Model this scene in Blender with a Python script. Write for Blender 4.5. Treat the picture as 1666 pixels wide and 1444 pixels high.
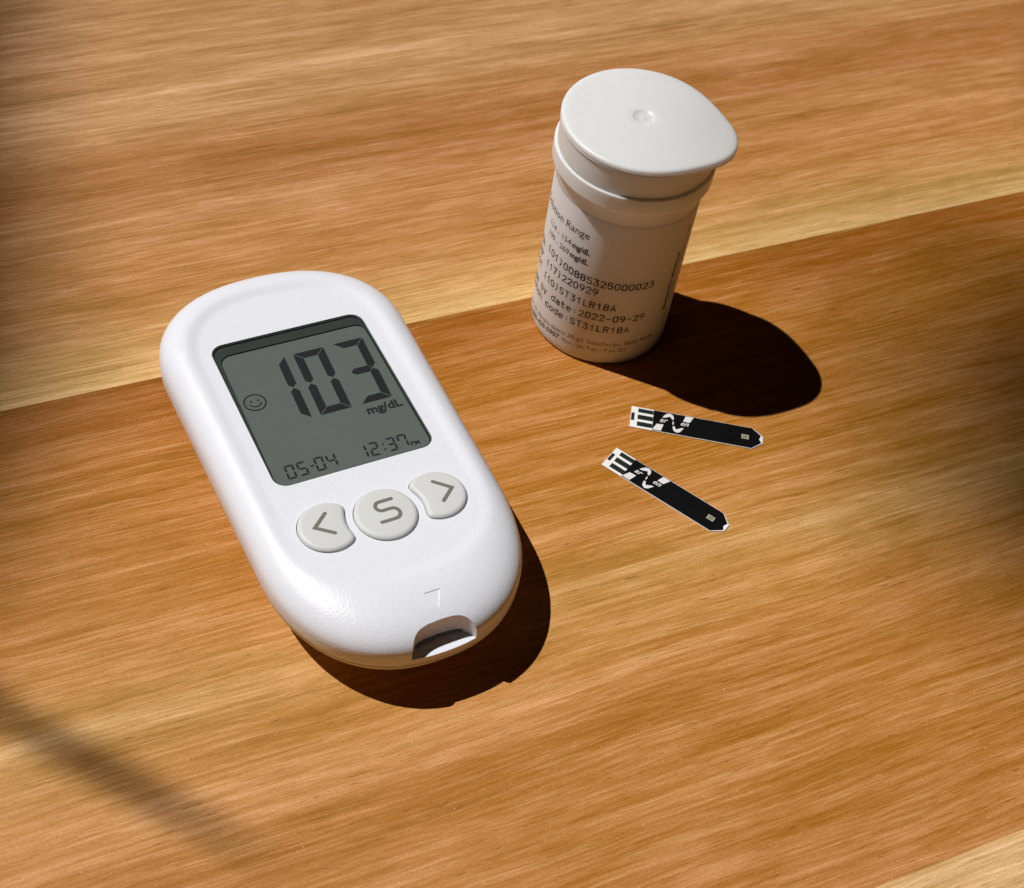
import bpy, bmesh, math, random
import numpy as np
from mathutils import Vector, Matrix

random.seed(7)
MM = 0.001                      # every shape below is drawn in millimetres and stored in metres
R = math.radians

# ---------------------------------------------------------------- scene, camera, world, sun
for o in list(bpy.data.objects):
    bpy.data.objects.remove(o)
sc = bpy.context.scene
sc.render.engine = 'CYCLES'
sc.render.resolution_x, sc.render.resolution_y = 1024, 888
sc.view_settings.view_transform = 'Standard'
sc.view_settings.look = 'None'
sc.view_settings.exposure = 0.0
sc.view_settings.gamma = 1.0
sc.view_settings.use_curve_mapping = False
COL = sc.collection

PITCH, ROLL, FPX = R(50.274), R(10.334), 2341.2
fw = Vector((0, math.cos(PITCH), -math.sin(PITCH)))
rt0 = Vector((1, 0, 0)); up0 = rt0.cross(fw)
rt = math.cos(ROLL) * rt0 + math.sin(ROLL) * up0
up = -math.sin(ROLL) * rt0 + math.cos(ROLL) * up0
cd = bpy.data.cameras.new('camera')
cam = bpy.data.objects.new('camera', cd); COL.objects.link(cam)
M = Matrix((rt, up, -fw)).transposed().to_4x4()
M.translation = Vector((0, 0, 0.24))
cam.matrix_world = M
cd.sensor_fit = 'HORIZONTAL'; cd.sensor_width = 36.0
cd.lens = 36.0 * FPX / 1666.0
cd.clip_start = 0.01; cd.clip_end = 100
cd.dof.use_dof = True; cd.dof.focus_distance = 0.29; cd.dof.aperture_fstop = 34
sc.camera = cam

w = bpy.data.worlds.new('World'); sc.world = w; w.use_nodes = True
bg = w.node_tree.nodes['Background']
bg.inputs[0].default_value = (1.0, 0.93, 0.85, 1); bg.inputs[1].default_value = 0.0025

SH_AZ = R(-11.6); SUN_EL = R(59.13)
to_sun = Vector((-math.cos(SUN_EL) * math.cos(SH_AZ), -math.cos(SUN_EL) * math.sin(SH_AZ), math.sin(SUN_EL)))
sd = bpy.data.lights.new('sun', 'SUN'); sd.energy = 3.9; sd.angle = R(0.53); sd.color = (1.0, 0.985, 0.955)
so = bpy.data.objects.new('sun', sd); COL.objects.link(so)
so.rotation_euler = to_sun.to_track_quat('Z', 'Y').to_euler()
so.location = to_sun * 3

# ---------------------------------------------------------------- helpers
def link_mesh(name, verts, faces, mat, parent=None, smooth=None, mtx=None):
    me = bpy.data.meshes.new(name)
    me.from_pydata([tuple(c * MM for c in v) for v in verts], [], [tuple(f) for f in faces])
    me.validate(); me.update()
    return finish(name, me, mat, parent, smooth)

def finish(name, me, mat, parent=None, smooth=None):
    if mat is not None:
        me.materials.clear(); me.materials.append(mat)
    bm = bmesh.new(); bm.from_mesh(me)
    bmesh.ops.recalc_face_normals(bm, faces=bm.faces)
    if smooth:
        ca = R(smooth)
        for f in bm.faces: f.smooth = True
        for e in bm.edges:
            if len(e.link_faces) == 2 and e.calc_face_angle(0) > ca: e.smooth = False
    bm.to_mesh(me); bm.free()
    o = bpy.data.objects.new(name, me); COL.objects.link(o)
    if parent: o.parent = parent
    return o

def loft(rings, cap0=True, cap1=True):
    V = []; F = []; n = len(rings[0])
    for r in rings: V += list(r)
    for i in range(len(rings) - 1):
        for j in range(n):
            k = (j + 1) % n
            F.append((i * n + j, i * n + k, (i + 1) * n + k, (i + 1) * n + j))
    if cap0: F.append(tuple(range(n))[::-1])
    if cap1: F.append(tuple(range((len(rings) - 1) * n, len(rings) * n)))
    return V, F

def lathe(profile, n=160, cx=0, cy=0):
    return [[(cx + r * math.cos(2 * math.pi * j / n), cy + r * math.sin(2 * math.pi * j / n), z) for j in range(n)] for r, z in profile]

def thing(name, label, cat, loc=(0, 0, 0), group=None):
    o = bpy.data.objects.new(name, None); COL.objects.link(o)
    o.empty_display_size = 0.01
    o.location = Vector(loc) * MM; o['label'] = label; o['category'] = cat
    if group: o['group'] = group
    return o

def copy_tree(o, parent=None):
    c = o.copy(); COL.objects.link(c); c.parent = parent
    for ch in list(o.children): copy_tree(ch, c)
    return c

def poly_offset(P, d):
    """move a closed polygon inwards by d along its normals"""
    P = np.asarray(P, float); a = np.roll(P, 1, 0); b = np.roll(P, -1, 0)
    t = b - a; t /= np.linalg.norm(t, axis=1)[:, None]
    n = np.stack([-t[:, 1], t[:, 0]], 1)
    area = 0.5 * np.sum(P[:, 0] * np.roll(P[:, 1], -1) - np.roll(P[:, 0], -1) * P[:, 1])
    return P + n * d * (1 if area > 0 else -1)

def smooth_poly(P, it):
    P = np.asarray(P, float)
    for _ in range(it): P = .5 * P + .25 * (np.roll(P, 1, 0) + np.roll(P, -1, 0))
    return P

def resample(P, n):
    P = np.asarray(P, float); Q = np.vstack([P, P[:1]])
    s = np.r_[0, np.cumsum(np.linalg.norm(np.diff(Q, axis=0), axis=1))]
    t = np.linspace(0, s[-1], n, endpoint=False)
    return np.stack([np.interp(t, s, Q[:, 0]), np.interp(t, s, Q[:, 1])], 1)

def round_rect(x0, x1, y0, y1, r, n=8):
    P = []
    for cx, cy, a0 in ((x1 - r, y1 - r, 0), (x0 + r, y1 - r, 90), (x0 + r, y0 + r, 180), (x1 - r, y0 + r, 270)):
        for i in range(n + 1):
            a = R(a0 + 90 * i / n); P.append((cx + r * math.cos(a), cy + r * math.sin(a)))
    return P

def stroke(path, width, z, thick=0.03, closed=False, cap=True):
    """flat rounded stroke following a path, as a thin printed body"""
    P = [Vector(p) for p in path]; V = []; F = []; h = width / 2; n = len(P)
    L = []; Rr = []
    for i in range(n):
        a = P[i - 1] if (i > 0 or closed) else P[i]; b = P[(i + 1) % n] if (i < n - 1 or closed) else P[i]
        t1 = (P[i] - a); t2 = (b - P[i])
        if t1.length < 1e-9: t1 = t2
        if t2.length < 1e-9: t2 = t1
        t1 = t1.normalized(); t2 = t2.normalized(); t = (t1 + t2).normalized()
        k = 1 / max(.5, t.dot(t1)); nn = Vector((-t.y, t.x)) * h * k
        L.append(P[i] + nn); Rr.append(P[i] - nn)
    if closed:
        for i in range(n):
            j = (i + 1) % n; b = len(V)
            V += [(*L[i], z), (*L[j], z), (*Rr[j], z), (*Rr[i], z)]; F.append((b, b + 1, b + 2, b + 3))
        return V, F
    O = [tuple(p) for p in L]
    if cap:
        t = (P[-1] - P[-2]).normalized(); a0 = math.atan2(t.x, -t.y)
        a0 = math.atan2((L[-1] - P[-1]).y, (L[-1] - P[-1]).x)
        for i in range(1, 6): a = a0 - math.pi * i / 6; O.append((P[-1].x + h * math.cos(a), P[-1].y + h * math.sin(a)))
    O += [tuple(p) for p in Rr[::-1]]
    if cap:
        a0 = math.atan2((Rr[0] - P[0]).y, (Rr[0] - P[0]).x)
        for i in range(1, 6): a = a0 - math.pi * i / 6; O.append((P[0].x + h * math.cos(a), P[0].y + h * math.sin(a)))
    return prism(O, z, z + thick)

def prism(poly, z0, z1):
    n = len(poly)
    V = [(p[0], p[1], z0) for p in poly] + [(p[0], p[1], z1) for p in poly]
    F = [tuple(range(n))[::-1], tuple(range(n, 2 * n))] + [(i, (i + 1) % n, n + (i + 1) % n, n + i) for i in range(n)]
    return V, F

def join(parts):
    V = []; F = []
    for v, f in parts:
        b = len(V); V += list(v); F += [tuple(i + b for i in q) for q in f]
    return V, F

def arc(cx, cy, r, a0, a1, n=12):
    return [(cx + r * math.cos(R(a0 + (a1 - a0) * i / n)), cy + r * math.sin(R(a0 + (a1 - a0) * i / n))) for i in range(n + 1)]

def raw_text(s, offset=0.0, shear=0.0):
    c = bpy.data.curves.new('txt', 'FONT'); c.body = s; c.size = 1.0; c.resolution_u = 3
    c.offset = offset; c.shear = shear
    o = bpy.data.objects.new('txt', c); COL.objects.link(o)
    dg = bpy.context.evaluated_depsgraph_get(); dg.update()
    me = bpy.data.meshes.new_from_object(o.evaluated_get(dg))
    V = [tuple(v.co) for v in me.vertices]; F = [tuple(p.vertices) for p in me.polygons]
    bpy.data.objects.remove(o); bpy.data.curves.remove(c); bpy.data.meshes.remove(me)
    return V, F
_cap = {}
def text(s, cap_h, offset=0.0, shear=0.0, stretch=1.0):
    """text with capital height cap_h mm, baseline at 0, left edge at 0"""
    if 'H' not in _cap:
        v, _ = raw_text('H'); _cap['H'] = max(p[1] for p in v)
    k = cap_h / _cap['H']
    V, F = raw_text(s, offset, shear)
    return [(x * k * stretch, y * k, 0) for x, y, z in V], F

def boolean_cut(V, F, cutters):
    def mk(v, f):
        me = bpy.data.meshes.new('b'); me.from_pydata([tuple(map(float, p)) for p in v], [], f); me.update()
        bm = bmesh.new(); bm.from_mesh(me); bmesh.ops.recalc_face_normals(bm, faces=bm.faces); bm.to_mesh(me); bm.free()
        o = bpy.data.objects.new('b', me); COL.objects.link(o); return o
    base = mk(V, F); cs = []
    for v, f in cutters:
        c = mk(v, f); cs.append(c)
        m = base.modifiers.new('cut', 'BOOLEAN'); m.operation = 'DIFFERENCE'; m.solver = 'EXACT'; m.object = c
    dg = bpy.context.evaluated_depsgraph_get(); dg.update()
    me = bpy.data.meshes.new_from_object(base.evaluated_get(dg))
    for o in [base] + cs:
        m = o.data; bpy.data.objects.remove(o); bpy.data.meshes.remove(m)
    me.transform(Matrix.Scale(MM, 4))
    return me

# ---------------------------------------------------------------- materials
def srgb(r, g, b):
    f = lambda c: (c / 255 / 12.92) if c / 255 <= .04045 else ((c / 255 + .055) / 1.055) ** 2.4
    return (f(r), f(g), f(b), 1)

class NT:
    def __init__(s, name):
        s.m = bpy.data.materials.new(name); s.m.use_nodes = True; s.t = s.m.node_tree
        s.b = s.t.nodes['Principled BSDF']
    def n(s, typ, **k):
        x = s.t.nodes.new(typ)
        for a, v in k.items(): setattr(x, a, v)
        return x
    def l(s, a, b): s.t.links.new(a, b)
    def math(s, op, a, b=None, c=None, clamp=False):
        x = s.n('ShaderNodeMath', operation=op); x.use_clamp = clamp
        for i, v in enumerate((a, b, c)):
            if v is None: continue
            if hasattr(v, 'links'): s.l(v, x.inputs[i])
            else: x.inputs[i].default_value = v
        return x.outputs[0]
    def noise(s, vec, scale, detail=3, rough=.5, dist=0):
        x = s.n('ShaderNodeTexNoise'); s.l(vec, x.inputs['Vector']); x.inputs['Scale'].default_value = scale
        x.inputs['Detail'].default_value = detail; x.inputs['Roughness'].default_value = rough; x.inputs['Distortion'].default_value = dist
        return x.outputs['Fac']
    def mix(s, mode, f, a, b):
        x = s.n('ShaderNodeMix', data_type='RGBA', blend_type=mode)
        for i, v in ((0, f), (6, a), (7, b)):
            if hasattr(v, 'links'): s.l(v, x.inputs[i])
            else: x.inputs[i].default_value = v
        return x.outputs[2]
    def mapr(s, v, a, b, c, d):
        x = s.n('ShaderNodeMapRange'); s.l(v, x.inputs[0])
        for i, q in enumerate((a, b, c, d)): x.inputs[i + 1].default_value = q
        return x.outputs[0]

def plastic(name, col, rough=.4, bump=0.0, bscale=3000, spec=.5, var=.02, sss=0.0, bdist=.00004):
    t = NT(name); b = t.b
    g = t.n('ShaderNodeNewGeometry')
    v = t.noise(g.outputs['Position'], 60, 3)
    lo = tuple(c * (1 - var) for c in col[:3]) + (1,); hi = tuple(min(1, c * (1 + var)) for c in col[:3]) + (1,)
    t.l(t.mix('MIX', v, lo, hi), b.inputs['Base Color'])
    rv = t.mapr(t.noise(g.outputs['Position'], 400, 2), .3, .7, rough - .04, rough + .04)
    t.l(rv, b.inputs['Roughness'])
    b.inputs['Specular IOR Level'].default_value = spec
    if sss:
        b.inputs['Subsurface Weight'].default_value = sss
        b.inputs['Subsurface Radius'].default_value = (.0060, .0056, .0052); b.inputs['Subsurface Scale'].default_value = 1
    if bump:
        bn = t.n('ShaderNodeBump'); bn.inputs['Strength'].default_value = bump; bn.inputs['Distance'].default_value = bdist
        t.l(t.noise(g.outputs['Position'], bscale, 2), bn.inputs['Height']); t.l(bn.outputs[0], b.inputs['Normal'])
    return t.m

def wood(name, stops, seed):
    """board grain along the boards' own direction; stops: colour across the board, in mm"""
    t = NT(name); g = t.n('ShaderNodeNewGeometry')
    rot = t.n('ShaderNodeVectorRotate', rotation_type='Z_AXIS'); t.l(g.outputs['Position'], rot.inputs['Vector'])
    rot.inputs['Angle'].default_value = -R(30.5)
    sx = t.n('ShaderNodeSeparateXYZ'); t.l(rot.outputs[0], sx.inputs[0])
    G = t.math('MULTIPLY', sx.outputs[0], 1000.0); P = t.math('MULTIPLY', sx.outputs[1], 1000.0)
    def vec(a, b, off):
        c = t.n('ShaderNodeCombineXYZ'); t.l(t.math('MULTIPLY', G, a), c.inputs[0]); t.l(t.math('MULTIPLY', P2[0], b), c.inputs[1])
        c.inputs[2].default_value = seed * 3.7 + off; return c.outputs[0]
    P2 = [P]
    wob = t.noise(vec(.012, .03, 1), 1, 1)
    wob2 = t.noise(vec(.05, .10, 2), 1, 2)
    P2[0] = t.math('ADD', P, t.math('ADD', t.math('MULTIPLY', t.math('SUBTRACT', wob, .5), 4.5), t.math('MULTIPLY', t.math('SUBTRACT', wob2, .5), .9)))
    broad = t.noise(vec(.005, .07, 3), 1, 3, .55)
    med = t.noise(vec(.011, .36, 4), 1, 5, .65)
    fine = t.noise(vec(.042, 1.6, 5), 1, 6, .74)
    hair = t.noise(vec(.07, 4.6, 6), 1, 3, .7)
    fleck = t.noise(vec(.12, 1.7, 7), 1, 6, .78, .2)
    patch = t.noise(vec(.03, .12, 8), 1, 3, .6, .5)
    speck = t.noise(g.outputs['Position'], 2400, 3, .8)
    # colour across the boards, blurred by the wobble of the grain
    Pp = t.math('ADD', P, t.math('MULTIPLY', t.math('SUBTRACT', broad, .5), 16.0))
    lo, hi = stops[0][0], stops[-1][0]
    ramp = t.n('ShaderNodeValToRGB'); cr = ramp.color_ramp; cr.interpolation = 'B_SPLINE' if len(stops) > 3 else 'LINEAR'
    fac = t.mapr(Pp, lo, hi, 0, 1); t.l(fac, ramp.inputs[0])
    while len(cr.elements) < len(stops): cr.elements.new(.5)
    for e, (p, c) in zip(cr.elements, stops): e.position = (p - lo) / (hi - lo); e.color = srgb(*c)
    for e, (p, c) in zip(cr.elements, stops): e.position = (p - lo) / (hi - lo); e.color = srgb(*c)
    base = ramp.outputs[0]
    def lev(x, a, b, d, u): return t.mapr(x, a, b, d, u)
    s = lev(med, .3, .7, .82, 1.15)
    s = t.math('MULTIPLY', s, lev(broad, .35, .65, .86, 1.10))
    s = t.math('MULTIPLY', s, lev(fine, .36, .64, .82, 1.15))
    s = t.math('MULTIPLY', s, lev(hair, .34, .66, .94, 1.06))
    s = t.math('MULTIPLY', s, lev(fleck, .36, .64, .85, 1.13))
    s = t.math('MULTIPLY', s, lev(patch, .3, .7, .86, 1.10))
    s = t.math('MULTIPLY', s, lev(speck, .36, .64, .89, 1.11))
    dark = lev(t.noise(vec(.022, 1.0, 9), 1, 5, .75, .1), .58, .68, 0, .50)       # scattered dark streaks
    pale = lev(t.noise(vec(.030, 1.5, 11), 1, 5, .78, .1), .57, .68, 0, .55)      # scattered pale streaks
    pore = lev(t.noise(vec(.20, 3.0, 12), 1, 2, .6), .67, .73, 0, .65)
    c = t.n('ShaderNodeCombineXYZ')
    s3 = t.n('ShaderNodeVectorMath', operation='SCALE'); t.l(base, s3.inputs[0]); t.l(s, s3.inputs['Scale'])
    # hue: darker grain is redder and more saturated
    sat = t.n('ShaderNodeHueSaturation'); t.l(s3.outputs[0], sat.inputs['Color']); t.l(t.mapr(s, .7, 1.3, 1.10, .90), sat.inputs['Saturation'])
    k = t.mix('MIX', dark, sat.outputs[0], srgb(146, 88, 34))
    k = t.mix('MIX', pale, k, srgb(222, 176, 120))
    k = t.mix('MIX', lev(t.noise(g.outputs['Position'], 1500, 1, .5), .745, .775, 0, .45), k, srgb(236, 205, 160))
    k = t.mix('MULTIPLY', pore, k, srgb(140, 100, 70))
    t.l(k, t.b.inputs['Base Color'])
    t.l(t.mapr(fine, .3, .7, .48, .62), t.b.inputs['Roughness']); t.b.inputs['Specular IOR Level'].default_value = .25
    bn = t.n('ShaderNodeBump'); bn.inputs['Strength'].default_value = .35; bn.inputs['Distance'].default_value = .00008
    grain = t.noise(g.outputs['Position'], 2600, 2, .6)
    hsum = t.math('ADD', t.math('ADD', hair, fine), t.math('MULTIPLY', grain, .5))
    t.l(hsum, bn.inputs['Height']); t.l(bn.outputs[0], t.b.inputs['Normal'])
    return t.m

def lens_mat():
    t = NT('clear_window'); t.t.nodes.remove(t.b); out = t.t.nodes['Material Output']
    tr = t.n('ShaderNodeBsdfTransparent'); tr.inputs[0].default_value = (.97, .975, .975, 1)
    gl = t.n('ShaderNodeBsdfGlossy'); gl.inputs['Roughness'].default_value = .04
    mx = t.n('ShaderNodeMixShader'); mx.inputs[0].default_value = .045; t.l(tr.outputs[0], mx.inputs[1]); t.l(gl.outputs[0], mx.inputs[2])
    t.l(mx.outputs[0], out.inputs[0]); return t.m

M_white = plastic('white_satin_plastic', srgb(229, 230, 238), .34, .5, 2300, .5, .006, bdist=.00010)
M_low = plastic('bounce_tinted_plastic', srgb(222, 214, 200), .45, .3, 2600)  # lower shell: warm light bounced off the table is put into this tint
M_cav = plastic('dark_recess_plastic', srgb(46, 54, 50), .4)
M_shade_band = plastic('window_edge_shade', srgb(58, 66, 60), .4)  # shade tone for the ring around the display
M_lcd = plastic('lcd_grey_green', srgb(104, 110, 105), .55, spec=.25, var=.05)
M_seg = plastic('lcd_dark_segment', srgb(40, 41, 44), .6, spec=.2)
M_btn = plastic('warm_grey_rubber', srgb(208, 209, 208), .5, .3, 2600, .4)
M_sym = plastic('olive_grey_print', srgb(112, 112, 102), .5)
M_cap = plastic('white_vial_plastic', srgb(234, 233, 232), .40, .25, 1800, .45, .01, .55)
M_label = plastic('white_paper_label', srgb(228, 227, 227), .5, sss=.4)
M_ink = plastic('black_ink', srgb(34, 30, 30), .6)
M_inkg = plastic('grey_brown_ink', srgb(92, 80, 68), .6)
M_inkr = plastic('dark_red_ink', srgb(96, 40, 34), .6)
M_swhite = plastic('white_strip_plastic', srgb(236, 235, 234), .4)
M_sblack = plastic('black_strip_film', srgb(5, 5, 6), .6, spec=.12)
M_carbon = plastic('carbon_contact', srgb(24, 30, 27), .55, spec=.3)
M_sprint = plastic('white_strip_print', srgb(224, 220, 222), .5)
M_swin = plastic('pale_green_window', srgb(172, 168, 140), .5)
M_lens = lens_mat()

# ---------------------------------------------------------------- the table top and its boards
ca, sa = math.cos(R(30.5)), math.sin(R(30.5))
def gp(g, p): return (g * ca - p * sa, g * sa + p * ca)
table = link_mesh('table_top', *prism([gp(-700, -350), gp(900, -350), gp(900, 900), gp(-700, 900)], -22, -3.2), plastic('table_core', srgb(150, 105, 62), .6))
table['kind'] = 'structure'
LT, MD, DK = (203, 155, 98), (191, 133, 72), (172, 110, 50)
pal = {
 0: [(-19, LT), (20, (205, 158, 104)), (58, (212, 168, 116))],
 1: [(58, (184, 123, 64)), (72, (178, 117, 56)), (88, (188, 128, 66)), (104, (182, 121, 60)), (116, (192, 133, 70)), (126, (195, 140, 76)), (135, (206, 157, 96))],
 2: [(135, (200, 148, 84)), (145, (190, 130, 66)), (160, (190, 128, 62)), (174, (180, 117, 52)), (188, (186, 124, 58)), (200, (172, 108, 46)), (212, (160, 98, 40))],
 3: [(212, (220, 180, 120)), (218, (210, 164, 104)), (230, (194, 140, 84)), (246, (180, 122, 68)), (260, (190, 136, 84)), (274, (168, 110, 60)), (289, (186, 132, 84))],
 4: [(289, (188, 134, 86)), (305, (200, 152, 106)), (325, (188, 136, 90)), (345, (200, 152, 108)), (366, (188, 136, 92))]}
edges = [-350, -250, -173, -96, -19, 58, 135, 212, 289, 366, 443, 520, 597, 674, 751, 828, 900]
for i in range(len(edges) - 1):
    a, b = edges[i] + .004, edges[i + 1] - .004
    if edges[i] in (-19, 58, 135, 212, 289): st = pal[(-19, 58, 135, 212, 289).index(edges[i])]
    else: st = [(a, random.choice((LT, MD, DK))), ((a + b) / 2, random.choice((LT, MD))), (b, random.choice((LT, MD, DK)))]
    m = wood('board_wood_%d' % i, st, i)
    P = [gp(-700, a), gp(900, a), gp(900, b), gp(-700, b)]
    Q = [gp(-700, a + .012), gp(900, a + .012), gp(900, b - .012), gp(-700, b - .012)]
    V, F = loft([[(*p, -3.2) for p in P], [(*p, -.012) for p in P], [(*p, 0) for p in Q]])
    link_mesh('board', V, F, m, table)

# ---------------------------------------------------------------- the meter
MU = Vector((0.82841666, 0.55950264, -0.02612716)); MV = Vector((0.56010539, -0.8272722, 0.04361939)); MN = Vector((-0.00279089, 0.05076899, 0.99870652))
MO = Vector((-40.6, 190.5, 15.8))
meter = thing('glucose_meter', 'white oval handheld meter with a grey display reading 103 lying on the wooden table', 'glucose meter')
mm_ = Matrix((MU, MV, MN)).transposed()      # u,v,n is left-handed, so v is flipped below
def T(u, v, w_=0.0): return tuple(MO + MU * u + MV * v + MN * w_)
base_loc = Vector((-40.6, 190.5, 0)); meter.location = base_loc * MM
# the meter's parts are drawn in (u, -v, w) so that the frame is right-handed, then turned with a rotation
ROT = Matrix((MU, -MV, MN)).transposed()
ROT = ROT.to_quaternion().to_matrix()
TILT = ROT.to_4x4(); TILT.translation = Vector((0, 0, 15.8))
def place(o, keep=False):
    m = TILT.copy(); m.translation = Vector((0, 0, 15.8)) * MM
    o.data.transform(m); return o
def mpart(name, V, F, mat, parent=meter, smooth=None):
    return place(link_mesh(name, [(x, -y, z) for x, y, z in V], F, mat, parent, smooth))

def outline(inset=0.0, n=240, kend=0.0):
    P = []
    for i in range(n):
        a = 2 * math.pi * i / n + math.pi / 2
        c, s_ = math.cos(a), math.sin(a)
        if s_ < 0: hw, cv, dep, e = 26.9, -18.0, 22.7, 2.3
        else: hw, cv, dep, e = 25.8, 32.0, 30.9, 2.3
        u = hw * math.copysign(abs(c) ** (2 / e), c); v = cv + dep * math.copysign(abs(s_) ** (2 / e), s_)
        P.append((u, v))
    P = resample(P, n)
    P = P + [0.1, 0]
    if inset: P = poly_offset(P, inset)
    return P
OUT = outline()
def face_outline(n=200):
    P = []
    for i in range(n):
        a = 2 * math.pi * i / n; c, s_ = math.cos(a), math.sin(a)
        hw, cv, dep, e = (20.8, -13.0, 19.6, 2.6) if s_ < 0 else (20.6, 30.0, 18.5, 2.5)
        P.append((hw * math.copysign(abs(c) ** (2 / e), c), cv + dep * math.copysign(abs(s_) ** (2 / e), s_)))
    return resample(P, n)
FACE = face_outline()
def seg_dist(Q, P):
    Q = np.atleast_2d(np.asarray(Q, float)); a = P; b = np.roll(P, -1, 0); ab = b - a; L2 = (ab ** 2).sum(1)
    out = np.empty(len(Q))
    for i in range(0, len(Q), 2000):
        q = Q[i:i + 2000, None, :]
        t = np.clip(((q - a) * ab).sum(2) / L2, 0, 1)
        out[i:i + 2000] = np.sqrt((((a + t[..., None] * ab) - q) ** 2).sum(2)).min(1)
    return out
def inside(Q, P):
    Q = np.atleast_2d(Q); x, y = Q[:, 0], Q[:, 1]; r = np.zeros(len(Q), bool); n = len(P)
    for i in range(n):
        x1, y1 = P[i]; x2, y2 = P[(i + 1) % n]
        c = ((y1 > y) != (y2 > y)) & (x < (x2 - x1) * (y - y1) / (y2 - y1 + 1e-12) + x1); r ^= c
    return r
def sstep(x, a, b):
    t = np.clip((x - a) / (b - a), 0, 1); return t * t * (3 - 2 * t)
def surf(Q):
    Q = np.atleast_2d(np.asarray(Q, float)); d = seg_dist(Q, OUT)
    D = 6.8 + 8.1 * sstep(Q[:, 1], 28, 60) + 1.0 * sstep(-Q[:, 1], 20, 38)
    x = 1 - np.clip(d / D, 0, 1)
    pr = (1 - x ** 2.3) ** (1 / 2.3)
    w_ = -5.9 + 6.2 * pr
    sd_ = seg_dist(Q, FACE) * np.where(inside(Q, FACE), 1, -1)
    dish = .5 - .22 * sstep(Q[:, 1], 25, 50)
    w_ -= dish * sstep(sd_, -1.6, 1.8)
    w_ += .12 * (1 - (Q[:, 0] / 26) ** 2)
    return w_

# upper shell: a ring mesh from the rim to a spine, dense enough for the dished face
N = 240
rings = []
OI = outline(1.3, N)
rings.append([(p[0], p[1], -9.0) for p in OI])
for ins, wv in ((.40, -9.0), (.30, -8.92), (.22, -8.8), (.10, -7.8), (.04, -6.9), (.02, -6.2)):
    rings.append([(p[0], p[1], wv) for p in poly_offset(OUT, ins)])
spine = np.stack([np.full(N, .1), np.clip(OUT[:, 1], -16, 30)], 1)
spine[:, 1] = np.interp(OUT[:, 1], [-42, 64], [-17, 34])
for t in np.r_[0, .003, .006, .01, .015, .021, .028, np.linspace(.036, .28, 24), np.linspace(.30, .62, 24), np.linspace(.66, .985, 8)]:
    P = OUT * (1 - t) + spine * t
    wz = surf(P)
    rings.append([(p[0], p[1], z) for p, z in zip(P, wz)])
V, F = loft(rings, True, False)
# close the narrow spine slit
k0 = (len(rings) - 1) * N
for i in range(N // 2):          # the ring starts at the tip, so i and N-i mirror each other
    a_, b_, c_, d_ = k0 + i, k0 + i + 1, k0 + (N - i - 1) % N, k0 + (N - i) % N
    q_ = []
    for z_ in (a_, b_, c_, d_):
        if z_ not in q_: q_.append(z_)
    if len(q_) > 2: F.append(tuple(q_))
V = [(x, -y, z) for x, y, z in V]

def cutter(poly, z0, z1): return prism([(p[0], -p[1]) for p in poly], z0, z1)
SCR = round_rect(-16.9, 16.8, -19.9, 21.0, 2.9, 8)
BC = (0.1, 34.35)
def button_poly(side):
    if side == 0: return np.array([(BC[0] + 6.15 * math.cos(a), BC[1] + 6.3 * math.sin(a)) for a in np.linspace(0, 2 * math.pi, 96, endpoint=False)])
    cx = side * 11.25; cy = 33.4
    pts = [(cx + side * 5.95 * math.cos(a), cy + 5.95 * math.sin(a)) for a in np.linspace(-math.pi, math.pi, 241)[:-1]]
    keep = [p for p in pts if math.hypot(p[0] - BC[0], p[1] - BC[1]) > 7.9]
    # rotate list so that it starts just after the bite
    idx = [i for i, p in enumerate(pts) if math.hypot(p[0] - BC[0], p[1] - BC[1]) > 7.9]
    j = next((k for k in range(len(idx) - 1) if idx[k + 1] - idx[k] > 1), None)
    if j is not None: keep = keep[j + 1:] + keep[:j + 1]
    a1 = math.atan2(keep[-1][1] - BC[1], keep[-1][0] - BC[0]); a0 = math.atan2(keep[0][1] - BC[1], keep[0][0] - BC[0])
    d = (a0 - a1 + math.pi) % (2 * math.pi) - math.pi
    bite = [(BC[0] + 7.9 * math.cos(a1 + d * q), BC[1] + 7.9 * math.sin(a1 + d * q)) for q in np.linspace(0, 1, 24)[1:-1]]
    P = resample(keep + bite, 110); return smooth_poly(P, 14)
cuts = [cutter(SCR, -2.0, 6)]
for s_ in (-1, 0, 1): cuts.append(cutter(resample(poly_offset(button_poly(s_), -.16), 90), -1.6, 6))
notch = smooth_poly(resample([(-8.2, 72), (-7.3, 64.8), (-5.4, 59.5), (5.3, 59.3), (8.2, 64.8), (8.9, 72)], 90), 26)
cuts.append(cutter(notch, -6.9, 6))
cuts.append(cutter([(-4.9, 62), (-4.9, 56), (5.0, 56), (5.0, 62)], -6.8, -6.0))
tri = [(-.75, 53.95), (2.55, 53.95), (.9, 57.35)]
zt = surf(tri)
Vt = [(p[0], -p[1], z - .13) for p, z in zip(tri, zt)] + [(p[0], -p[1], 5) for p in tri]
cuts.append((Vt, [(0, 1, 2), (5, 4, 3), (0, 3, 4, 1), (1, 4, 5, 2), (2, 5, 3, 0)]))
me = boolean_cut(V, F, cuts)
shell = finish('upper_shell', me, M_white, meter, 32); place(shell)

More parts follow.
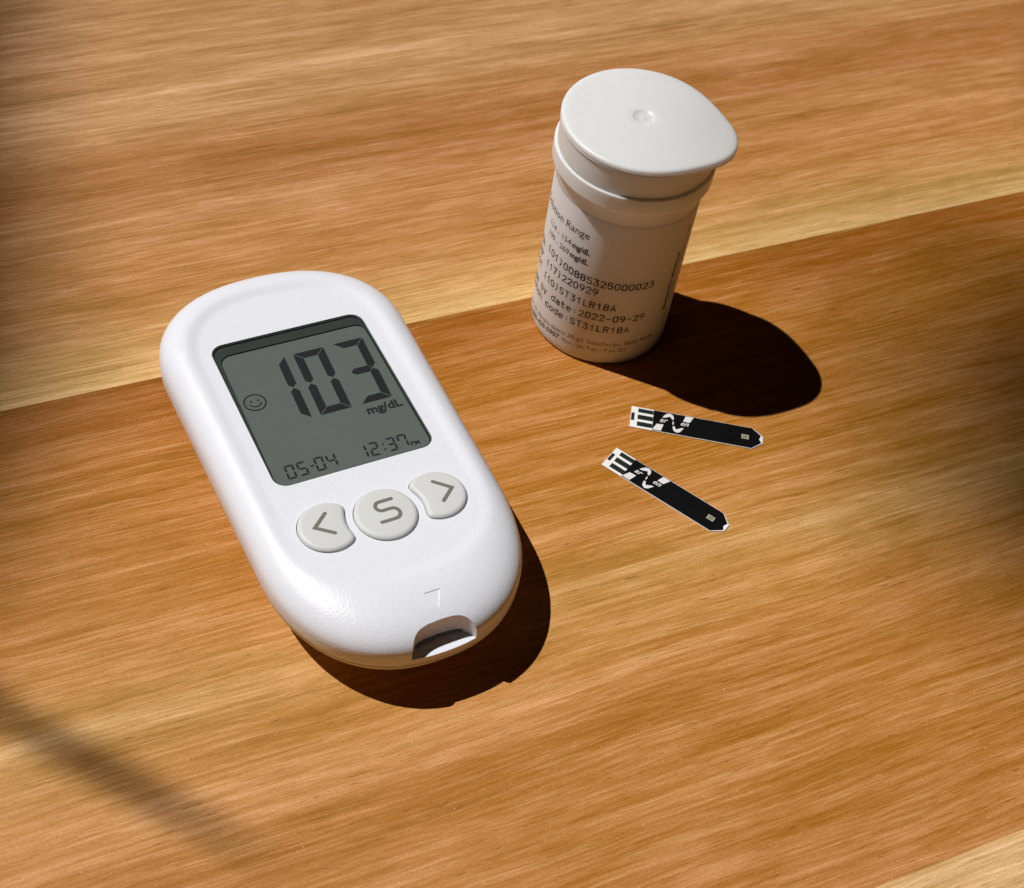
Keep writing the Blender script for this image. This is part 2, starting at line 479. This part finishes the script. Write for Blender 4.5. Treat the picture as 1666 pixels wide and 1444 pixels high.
# lower shell: tucked under the rim, resting on the table
def tz(P, z):      # w of the meter frame at which world z is reached
    return [(z - 15.8 - p[0] * MU.z - p[1] * MV.z) / MN.z for p in P]
lr = []
for ins, wv in ((1.4, -9.24), (.62, -9.24), (.44, -9.36), (.46, -9.9), (.8, -10.6), (1.5, -11.3), (2.5, -12.0), (3.9, -12.7)):
    lr.append([(p[0], p[1], wv) for p in outline(ins, 200)])
P = outline(9.0, 200); lr.append([(p[0], p[1], z) for p, z in zip(P, tz(P, .25))])
P = outline(10.0, 200); lr.append([(p[0], p[1], z) for p, z in zip(P, tz(P, .03))])
V, F = loft(lr); mpart('lower_shell', V, F, M_low, meter, 40)

# display: dark well, panel, segments, clear window
well = poly_offset(SCR, .05)
wi = poly_offset(SCR, .35)
V, F = loft([[(p[0], p[1], -1.95) for p in well], [(p[0], p[1], -.35) for p in well], [(p[0], p[1], -.35) for p in wi], [(p[0], p[1], -1.85) for p in wi]], True, True)
mpart('display_well', V, F, M_cav)
disp = mpart('display', *prism(poly_offset(SCR, .45), -1.5, -.9), M_lcd)
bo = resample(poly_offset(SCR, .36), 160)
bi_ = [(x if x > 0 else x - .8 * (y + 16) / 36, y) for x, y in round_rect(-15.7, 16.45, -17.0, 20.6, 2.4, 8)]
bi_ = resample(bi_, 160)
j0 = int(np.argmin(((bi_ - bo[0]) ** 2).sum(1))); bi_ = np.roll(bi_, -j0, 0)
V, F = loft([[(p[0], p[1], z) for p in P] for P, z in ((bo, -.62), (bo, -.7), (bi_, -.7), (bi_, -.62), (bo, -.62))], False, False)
mpart('display_shade_band', V, F, M_shade_band)  # window edge's shade on the panel, painted as a dark ring, widest on top
win = mpart('display_window', *prism(poly_offset(SCR, .30), -.55, -.30), M_lens)

ZD = -.895; DU, DV = -.59, 1.71      # where the print lies on the panel
def slant(V, cu, cv, k): return [(x - (y - cv) * k + DU, y + DV, z) for x, y, z in V]
SEG = {'0': 'abcdef', '1': 'bc', '2': 'abged', '3': 'abgcd', '4': 'fgbc', '5': 'afgcd', '7': 'abcf', '-': 'g'}
def seven(ch, x, y, w_, h, t, gap):
    """segments of one digit; x,y = top left corner (v grows downwards)"""
    hw = t / 2; out = []; ym = y + h / 2
    def bevel_h(y0, kind):
        if kind == 'a': return [(x + gap, y0), (x + w_ - gap, y0), (x + w_ - t - gap, y0 + t), (x + t + gap, y0 + t)]
        if kind == 'd': return [(x + gap, y0), (x + t + gap, y0 - t), (x + w_ - t - gap, y0 - t), (x + w_ - gap, y0)]
        return [(x + hw + gap, y0), (x + t + gap * .5, y0 - hw), (x + w_ - t - gap * .5, y0 - hw), (x + w_ - hw - gap, y0), (x + w_ - t - gap * .5, y0 + hw), (x + t + gap * .5, y0 + hw)]
    def bevel_v(left, top):
        xo = x if left else x + w_; sg = 1 if left else -1
        ya, yb = (y + gap, ym - gap) if top else (y + h - gap, ym + gap); q = 1 if top else -1
        return [(xo, ya + q * 0), (xo + sg * t, ya + q * t), (xo + sg * t, yb - q * hw * .9), (xo + sg * hw, yb), (xo, yb - q * hw)]
    for s_ in SEG[ch]:
        P = {'a': lambda: bevel_h(y, 'a'), 'd': lambda: bevel_h(y + h, 'd'), 'g': lambda: bevel_h(ym, 'g'),
             'f': lambda: bevel_v(True, True), 'b': lambda: bevel_v(False, True), 'e': lambda: bevel_v(True, False), 'c': lambda: bevel_v(False, False)}[s_]()
        out.append(prism(P, ZD, ZD + .02))
    return out
# large 103
for ch, x in (('1', -8.9), ('0', -.25), ('3', 8.65)):
    for V, F in seven(ch, x, -14.8, 6.75, 18.25, 1.82, .12):
        mpart('digit_segment', slant(V, 0, -14.8, .045), F, M_seg, disp)
def small(chars, x0, y, name):
    parts = []; x = x0
    for c in chars:
        if c == ':':
            for dy in (1.05, 2.45): parts.append(prism([(x + .35, y + dy), (x + .75, y + dy), (x + .75, y + dy + .42), (x + .35, y + dy + .42)], ZD, ZD + .02))
            x += 1.2; continue
        if c == '-':
            parts.append(prism([(x + .05, y + 1.62), (x + .85, y + 1.62), (x + .85, y + 2.0), (x + .05, y + 2.0)], ZD, ZD + .02)); x += 1.1; continue
        parts += seven(c, x, y, 1.95, 3.6, .44, .10); x += 2.5
    V, F = join(parts); mpart(name, slant(V, 0, y, .045), F, M_seg, disp)
small('05-04', -13.0, 13.7, 'date_readout')
small('12:37', 2.1, 13.8, 'time_readout')
def mtext(s, u, v, cap_h, name, mat, parent, z, **k):
    V, F = text(s, cap_h, **k)
    return mpart(name, [(u + x + DU, v - y + DV, z) for x, y, _ in V], F, mat, parent)
mtext('PM', 12.85, 17.45, 1.05, 'period_readout', M_seg, disp, ZD + .02, offset=.02)
mtext('mg/dL', 8.0, 6.5, 2.05, 'unit_readout', M_seg, disp, ZD + .02, offset=.034, stretch=1.03)
fc = (-12.25, -4.35)
parts = [stroke([(fc[0] + 2.2 * math.cos(R(a)), fc[1] + 2.2 * math.sin(R(a))) for a in range(0, 360, 8)], .32, ZD + .02, closed=True)]
for dx in (-.72, .78): parts.append(prism([(fc[0] + dx + .24 * math.cos(R(a)), fc[1] - .45 + .24 * math.sin(R(a))) for a in range(0, 360, 36)], ZD, ZD + .02))
parts.append(stroke(arc(fc[0], fc[1] - .1, 1.3, 20, 160, 14), .26, ZD))
V, F = join(parts); mpart('smiley_icon', slant(V, 0, 0, 0), F, M_seg, disp)

# buttons
for s_ in (-1, 0, 1):
    P = button_poly(s_); ct = P.mean(0)
    top = float(surf([ct])[0]) + .78
    rr = [[(p[0], p[1], -1.5) for p in P], [(p[0], p[1], top - .75) for p in P]]
    for a in np.linspace(0, 90, 7)[1:]:
        Q = poly_offset(P, .95 * (1 - math.cos(R(a)))); rr.append([(p[0], p[1], top - .75 + .75 * math.sin(R(a))) for p in Q])
    V, F = loft(rr); b = mpart('button', V, F, M_btn, meter, 35)
    b['label'] = {-1: 'grey left arrow button with one concave side', 0: 'round grey middle button marked S', 1: 'grey right arrow button with one concave side'}[s_]
    if s_ == 0:
        path = [(2.3, 31.55), (-.25, 31.55)] + arc(-.25, 32.65, 1.1, -90, -270, 14)[1:] + [(1.35, 33.75)] + arc(1.35, 35.05, 1.3, -90, 90, 14)[1:] + [(-1.55, 36.35)]
    elif s_ == -1: path = [(-10.8, 30.45), (-13.85, 33.1), (-10.75, 35.5)]
    else: path = [(11.6, 30.45), (14.55, 33.1), (11.65, 35.6)]
    V, F = stroke(path, .76, top, .03); mpart('symbol', V, F, M_sym, b)

# ---------------------------------------------------------------- the vial
VX, VY = 14.4, 243.06
vial = thing('test_strip_vial', 'white plastic vial with a flip lid and a printed label standing on the table', 'vial', (VX, VY, 0))
V, F = loft(lathe([(14.6, .05), (15.3, .15), (15.72, .6), (15.85, 1.3), (15.85, 46.2), (15.95, 46.45), (17.0, 46.6), (17.2, 46.85), (17.25, 47.0), (17.25, 47.1), (17.25, 50.38), (17.25, 50.46), (17.18, 50.58), (17.0, 50.62), (16.2, 50.62), (15.6, 50.6), (15.6, 55.5)]))
body = link_mesh('body', V, F, M_cap, vial, 40)
# lid: skirt, rim and the flat plate with its thumb tab
lid = link_mesh('lid', *loft(lathe([(16.0, 50.64), (16.55, 50.64), (16.64, 50.8), (16.66, 51.0), (16.66, 55.6), (16.66, 56.3)])), M_cap, vial, 40)
tabr = [(0, 20.45), (8, 20.2), (17, 19.4), (27, 18.15), (37, 17.45), (46, 17.08), (56, 16.92), (180, 16.9)]
def plate_r(deg):
    d = abs((deg + 11 + 180) % 360 - 180)
    xs = [a for a, _ in tabr]; ys = [b for _, b in tabr]; return float(np.interp(d, xs, ys))
PL = np.array([(plate_r(a) * math.cos(R(a)), plate_r(a) * math.sin(R(a))) for a in np.linspace(0, 360, 240, endpoint=False)])
PL = smooth_poly(PL, 12)
pr = [[(p[0], p[1], z) for p in poly_offset(PL, i)] for i, z in ((.7, 56.32), (.18, 56.32), (0, 56.5), (0, 56.62), (.22, 56.72), (.22, 56.86), (0, 56.98), (-.02, 57.4), (.08, 57.75), (.3, 57.98), (.65, 58.07), (1.2, 58.09))]
for k in (.8, .6, .4, .25):
    pr.append([(p[0] * k + .2 * (1 - k), p[1] * k + .5 * (1 - k), 58.09) for p in poly_offset(PL, 1.2)])
dc = (.2, .5)
for r_, z in ((2.45, 58.09), (2.3, 58.05), (2.1, 57.9), (1.9, 57.78), (1.2, 57.68), (.6, 57.66), (.45, 57.72), (.3, 57.74)):
    pr.append([(dc[0] + r_ * math.cos(2 * math.pi * j / 240), dc[1] + r_ * math.sin(2 * math.pi * j / 240), z) for j in range(240)])
V, F = loft(pr); link_mesh('lid_plate', V, F, M_cap, lid, 35)
# the little notch block where the tamper band was split
nb = R(-93.2)
V, F = prism([(17.05, -.16), (17.40, -.16), (17.40, .16), (17.05, .16)], 49.3, 50.72)
link_mesh('band_nib', [(x * math.cos(nb) - y * math.sin(nb), x * math.sin(nb) + y * math.cos(nb), z) for x, y, z in V], F, M_cap, body)
# label wrapped round the body
RL = 15.91
V, F = loft(lathe([(15.84, 1.75), (RL - .01, 1.72), (RL, 1.8), (RL, 42.0), (RL - .01, 42.08), (15.84, 42.06)], 180), False, False)
label = link_mesh('label', V, F, M_label, vial, 40)
PD = 360 / (2 * math.pi * RL)         # degrees per mm round the label
TILTZ = .0075                         # mm of climb per degree: the label is stuck on a little crooked
def wrap(V, deg0, z0, q=.0002, r=RL + .02):
    out = []
    for x, y, _ in V:
        a = deg0 + x * PD; A = R(a); out.append((r * math.cos(A), r * math.sin(A), z0 + y - q * max(0, -75 - a) ** 2))
    return out
GLY = {'0': [[(1, 0), (3, 0), (4, 1.2), (4, 4.8), (3, 6), (1, 6), (0, 4.8), (0, 1.2), (1, 0)]],
 '1': [[(.6, 4.2), (2.4, 6), (2.4, 0)]], '2': [[(0, 4.8), (1, 6), (3, 6), (4, 4.8), (4, 3.8), (0, 0), (4, 0)]],
 '3': [[(0, 6), (4, 6), (1.8, 3.5), (3, 3.5), (4, 2.5), (4, 1), (3, 0), (1, 0), (0, 1)]],
 '5': [[(4, 6), (.3, 6), (0, 3.3), (2.8, 3.6), (4, 2.6), (4, 1), (3, 0), (1, 0), (0, .8)]],
 '7': [[(0, 6), (4, 6), (1.6, 0)]], '8': [[(1, 3.2), (0, 4.2), (0, 5), (1, 6), (3, 6), (4, 5), (4, 4.2), (3, 3.2), (1, 3.2), (0, 2.1), (0, 1), (1, 0), (3, 0), (4, 1), (4, 2.1), (3, 3.2)]],
 '9': [[(4, 3.6), (3, 2.7), (1, 2.7), (0, 3.7), (0, 5), (1, 6), (3, 6), (4, 5), (4, 3), (1.6, 0)]],
 '(': [[(2.6, 6.3), (1.4, 5), (1.4, 1), (2.6, -.3)]], ')': [[(1.2, 6.3), (2.4, 5), (2.4, 1), (1.2, -.3)]],
 'S': [[(4, 5.2), (3, 6), (1, 6), (0, 5), (0, 4), (1, 3.2), (3, 2.9), (4, 2), (4, 1), (3, 0), (1, 0), (0, .8)]],
 'T': [[(0, 6), (4, 6)], [(2, 6), (2, 0)]], 'L': [[(.4, 6), (.4, 0), (3.8, 0)]],
 'R': [[(0, 0), (0, 6), (3, 6), (4, 5), (4, 4), (3, 3), (0, 3)], [(2, 3), (4, 0)]], 'A': [[(0, 0), (2, 6), (4, 0)], [(.8, 2), (3.2, 2)]],
 'U': [[(0, 6), (0, 1), (1, 0), (3, 0), (4, 1), (4, 6)]], 'B': [[(0, 3.2), (3, 3.2), (4, 4.2), (4, 5), (3, 6), (0, 6), (0, 0), (3, 0), (4, 1), (4, 2.2), (3, 3.2)]],
 's': [[(3.8, 3.6), (3, 4), (1, 4), (0, 3.2), (1, 2.2), (3, 1.8), (4, .9), (3, 0), (1, 0), (0, .4)]],
 'e': [[(0, 2.1), (4, 2.1), (4, 3.1), (3, 4), (1, 4), (0, 3), (0, 1), (1, 0), (3.4, 0)]], 'b': [[(0, 6), (0, 0), (3, 0), (4, 1), (4, 3), (3, 4), (0, 4)]],
 'y': [[(0, 4), (2, 0)], [(4, 4), (1, -2)]], 'd': [[(4, 6), (4, 0), (1, 0), (0, 1), (0, 3), (1, 4), (4, 4)]],
 'a': [[(.4, 4), (3, 4), (4, 3), (4, 0), (1, 0), (0, 1), (1, 2.2), (4, 2.2)]], 't': [[(1.4, 6), (1.4, .8), (2.2, 0), (3.6, 0)], [(0, 4), (3.4, 4)]],
 'c': [[(4, 3.4), (3, 4), (1, 4), (0, 3), (0, 1), (1, 0), (3, 0), (4, .6)]], 'o': [[(1, 0), (3, 0), (4, 1), (4, 3), (3, 4), (1, 4), (0, 3), (0, 1), (1, 0)]],
 'h': [[(0, 6), (0, 0)], [(0, 3.4), (1.4, 4), (3, 4), (4, 3), (4, 0)]], '-': [[(.4, 2.6), (3.6, 2.6)]], ':': [[(1.8, 1), (2.3, 1)], [(1.8, 3.6), (2.3, 3.6)]]}
def mono(s, deg_end, z_end, q, cap_h=1.7, pitch=5.65, mat=M_ink, name='printed_line'):
    """monospaced coding-machine print, right edge of the last character at deg_end"""
    parts = []; k = cap_h / 6; rnd = random.Random(len(s))
    for i, c in enumerate(s):
        if c == ' ': continue
        a = deg_end - (len(s) - 1 - i) * pitch - 3.9
        dy = rnd.uniform(-.05, .05); wd = .29 * rnd.uniform(.88, 1.15)
        for pth in GLY[c]:
            V, F = stroke([(x * k * .86, y * k + dy) for x, y in pth], wd, 0)
            parts.append((wrap(V, a, z_end, q), F))
    V, F = join(parts); return link_mesh(name, V, F, mat, label)
def line(s, deg0, deg1, z0, cap_h, mat=M_ink, q=.0002, offset=0.0, name='printed_line'):
    V, F = text(s, cap_h, offset=offset)
    x1 = max(v[0] for v in V); k = (deg1 - deg0) / PD / x1
    V = [(x * k, y, 0) for x, y, _ in V]
    return link_mesh(name, wrap(V, deg0, z0, q), F, mat, label)
line('Control Solution Range', -208, -112.5, 36.0, 1.9, M_ink, .00016)
line('114 - 154', -158.5, -127.5, 31.85, 1.45, M_ink, .00012)
line('mg/dL', -126.2, -109.3, 31.75, 1.5, M_ink, .00012, .03)
line('199 - 269', -157.5, -127.8, 29.0, 1.45, M_ink, .00012)
line('mg/dL', -126.6, -109.3, 28.95, 1.5, M_ink, .00012, .03)
mono('(01)00885325000023', -52.6, 24.15, -.00005)
mono('(17)220929', -96.9, 21.5, .00022)
mono('(10)ST31LR18A', -80.2, 17.6, .0002)
mono('Use by date:2022-09-29', -53.6, 14.25, .0003)
mono('Batch code:ST31LR18A', -65.1, 10.8, .0002)
line('i-SENS, Inc. 43, Banpo-daero 28-gil, Seocho-gu,', -192, -68.3, 6.45, 1.15, M_inkg, .0003)
line('Seoul, Korea', -66, -38.6, 6.55, 1.2, M_ink, .0003, .012)
line('1-800-429-5907', -168, -121.3, 4.55, 1.3, M_ink, .00035, .02)
line('Mon - Sat, 9 am - 9 pm EST', -118.5, -62.5, 4.45, 1.1, M_inkg, .00035)
for j, s in enumerate(('GTIN', 'EXP', 'LOT')): line(s, -180 + j, -163 + j, 24.2 - 3.2 * j, 1.9, M_inkr, .0002, .02)
# upright line up the right side of the label
V, F = text('Manufactured for self-testing use', 1.25, offset=.035)
L = max(v[0] for v in V); V = [(-y, x * 17.8 / L, 0) for x, y, _ in V]
link_mesh('printed_line', wrap(V, -29.0, 13.6, 0), F, M_inkr, label)
V, F = text('Store at 1 - 30 C. Keep lid closed. Single use only', .9, offset=.008)
L = max(v[0] for v in V); V = [(-y, x * 30 / L, 0) for x, y, _ in V]
link_mesh('printed_line', wrap(V, -23.0, 8, 0), F, M_inkr, label)

# ---------------------------------------------------------------- the test strips
def make_strip():
    st = thing('test_strip', '', 'test strip', (0, 0, 0), 'black test strips lying beside the vial shadow')
    def outl(m): return [(m, 3.04 - m), (27.5, 3.04 - m), (29.95 - m * .5, .99 - m * .3), (29.95 - m * .5, -.99 + m * .3), (27.5, -3.04 + m), (m, -3.04 + m)]
    link_mesh('base', *prism(outl(0), .02, .22), M_swhite, st)
    cov = [(5.05, 2.92), (27.42, 2.92), (29.45, 1.12), (29.1, -.05), (29.62, -.95), (27.42, -2.92), (5.05, -2.92)]
    cover = link_mesh('cover_film', *prism(cov, .223, .30), M_sblack, st)
    for x0, x1, y0, y1 in ((.12, .86, -1.05, 1.2), (1.56, 5.02, 1.55, 2.70), (1.56, 5.02, -.48, .86), (1.56, 5.02, -2.45, -1.18)):
        link_mesh('contact', *prism([(x0, y0), (x1, y0), (x1, y1), (x0, y1)], .222, .24), M_carbon, st)
    z0, z1 = .302, .31
    shapes = [[(5.1, -2.75), (5.95, -.9), (7.5, -.8), (7.0, -2.75)],
              [(12.3, 2.8), (14.1, 2.8), (13.3, 1.1), (11.8, 1.1)]]
    parts = [prism(p, z0, z1) for p in shapes]
    def ribbon(C, W):
        C = [Vector(c) for c in C]; V = []; F = []
        for i, c in enumerate(C):
            t = (C[min(i + 1, len(C) - 1)] - C[max(i - 1, 0)]).normalized(); n = Vector((-t.y, t.x)) * W[i] / 2
            V += [(*(c + n), z1), (*(c - n), z1)]
            if i: F.append((2 * i - 2, 2 * i - 1, 2 * i + 1, 2 * i))
        return V, F
    parts.append(ribbon([(7.2, 1.25), (7.8, 1.75), (8.3, 2.15), (8.75, 2.28), (9.15, 2.05), (9.38, 1.6), (9.5, 1.1)], [.2, .75, .95, .9, .8, .62, .35]))
    parts.append(ribbon([(9.55, .55), (9.6, .2), (9.62, -.3)], [.22, .3, .22]))
    parts.append(ribbon([(9.75, -.75), (9.9, -1.3), (10.2, -1.85), (10.6, -2.05), (11.05, -1.75), (11.5, -1.25), (12.0, -.85)], [.35, .6, .78, .9, .9, .6, .15]))
    V, F = join(parts); link_mesh('wave_mark', V, F, M_sprint, cover)
    for s, x, y in (('ar', 6.5, -.12), ('en', 11.15, -.12)):
        V, F = text(s, 1.25, shear=.35, offset=.012)
        link_mesh('lettering', [(x + a * 1.05, y + b, z1) for a, b, _ in V], F, M_sprint, cover)
    link_mesh('sample_window', *prism([(25.1, -.6), (26.75, -.6), (26.75, .65), (25.1, .65)], .302, .31), M_swin, cover)
    for yy in (-.28, .02, .3):
        link_mesh('window_line', *prism([(25.35, yy - .07), (26.5, yy - .07), (26.5, yy + .07), (25.35, yy + .07)], .312, .318), M_carbon, cover)
    tip = [(29.1, .0), (29.5, .85), (29.85, .9), (29.9, -.85), (29.5, -.8)]
    link_mesh('tip', *prism(tip, .222, .27), M_swhite, st)
    return st
s1 = make_strip()
s1.location = Vector((24.90, 213.40, 0)) * MM; s1.rotation_euler = (0, 0, R(-.07 * 180 / math.pi))
s1.rotation_euler = (0, 0, R(-.0698))
s2 = copy_tree(s1)
s2.location = Vector((21.23, 200.87, 0)) * MM; s2.rotation_euler = (0, 0, R(-27.386))
s1['label'] = 'upper of the two black and white test strips, nearest the vial shadow'
s2['label'] = 'lower of the two black and white test strips, slanting away from the vial'

# ---------------------------------------------------------------- unseen leafy branch, added to darken the table's edges
M_leaf = plastic('leaf_green', srgb(70, 100, 48), .5, var=.2)
M_bark = plastic('bark', srgb(96, 78, 60), .8, var=.2)
branch = thing('added_shade_branch', 'unseen leafy branch added high above the table to shade its edges', 'branch', (0, 0, 0))
S3 = to_sun * 1000
def above(x, y, dist):           # point that throws its shadow on table point (x, y), dist metres towards the sun
    return Vector((x, y, 0)) + S3 * dist
def leaf(x, y, dist, L_, W_, ang):
    c = above(x, y, dist); ax = Vector((math.cos(R(ang)), math.sin(R(ang)), .12)); ax.normalize()
    side = to_sun.cross(ax).normalized(); nrm = ax.cross(side)
    V = []; F = []; n = 12
    for i in range(n + 1):
        t = i / n; wd = W_ / 2 * math.sin(math.pi * t ** .8) ** .9 if 0 < t < 1 else .3
        p = c + ax * (t - .5) * L_ - Vector((0, 0, 1)) * L_ * .10 * (t - .5) ** 2 * 4
        V += [tuple(p + side * wd + nrm * wd * .15), tuple(p), tuple(p - side * wd + nrm * wd * .15)]
        if i:
            b = 3 * i; F += [(b - 3, b - 2, b + 1, b), (b - 2, b - 1, b + 2, b + 1)]
    link_mesh('leaf', V, F, M_leaf, branch, 60)
def twig(pts, dist, r_):
    P = [above(x, y, dist) for x, y in pts]; rg = []
    for i, p in enumerate(P):
        t = (P[min(i + 1, len(P) - 1)] - P[max(i - 1, 0)]).normalized(); a = t.orthogonal().normalized(); b = t.cross(a)
        rr_ = r_ * (1 - .4 * i / len(P)); rg.append([tuple(p + (a * math.cos(q) + b * math.sin(q)) * rr_) for q in np.linspace(0, 2 * math.pi, 8, endpoint=False)])
    V, F = loft(rg); link_mesh('twig', V, F, M_bark, branch, 60)
# a cluster of leaves far up, off the right edge of the view
rl = random.Random(3)
for i in range(54):
    q = rl.uniform(0, 2 * math.pi); r_ = 64 * rl.random() ** .5
    leaf(146 + r_ * math.cos(q), 246 + r_ * math.sin(q), rl.uniform(6.8, 7.6), rl.uniform(30, 46), rl.uniform(17, 25), rl.uniform(0, 180))
# leaves off the left edge, nearer the table
for cx, cy, n_ in ((-171, 322, 10), (-157, 275, 10), (-137, 230, 13), (-121, 190, 13), (-110, 160, 8), (175, 372, 14)):
    for i in range(n_):
        leaf(cx + rl.uniform(-22, 12), cy + rl.uniform(-18, 18), rl.uniform(4.2, 4.8), rl.uniform(34, 46), rl.uniform(17, 24), rl.uniform(60, 160))
# one narrow leaf low down, its shadow crosses the lower left corner
leaf(-59, 108.5, 1.0, 72, 5.2, -19)
leaf(-90, 121, 1.1, 30, 4.5, -25)
twig([(-260, 380), (-215, 300), (-190, 230), (-165, 160), (-130, 132), (-105, 124)], 1.9, 1.8)
twig([(230, 330), (200, 270), (165, 240), (150, 215)], 7.2, 4)
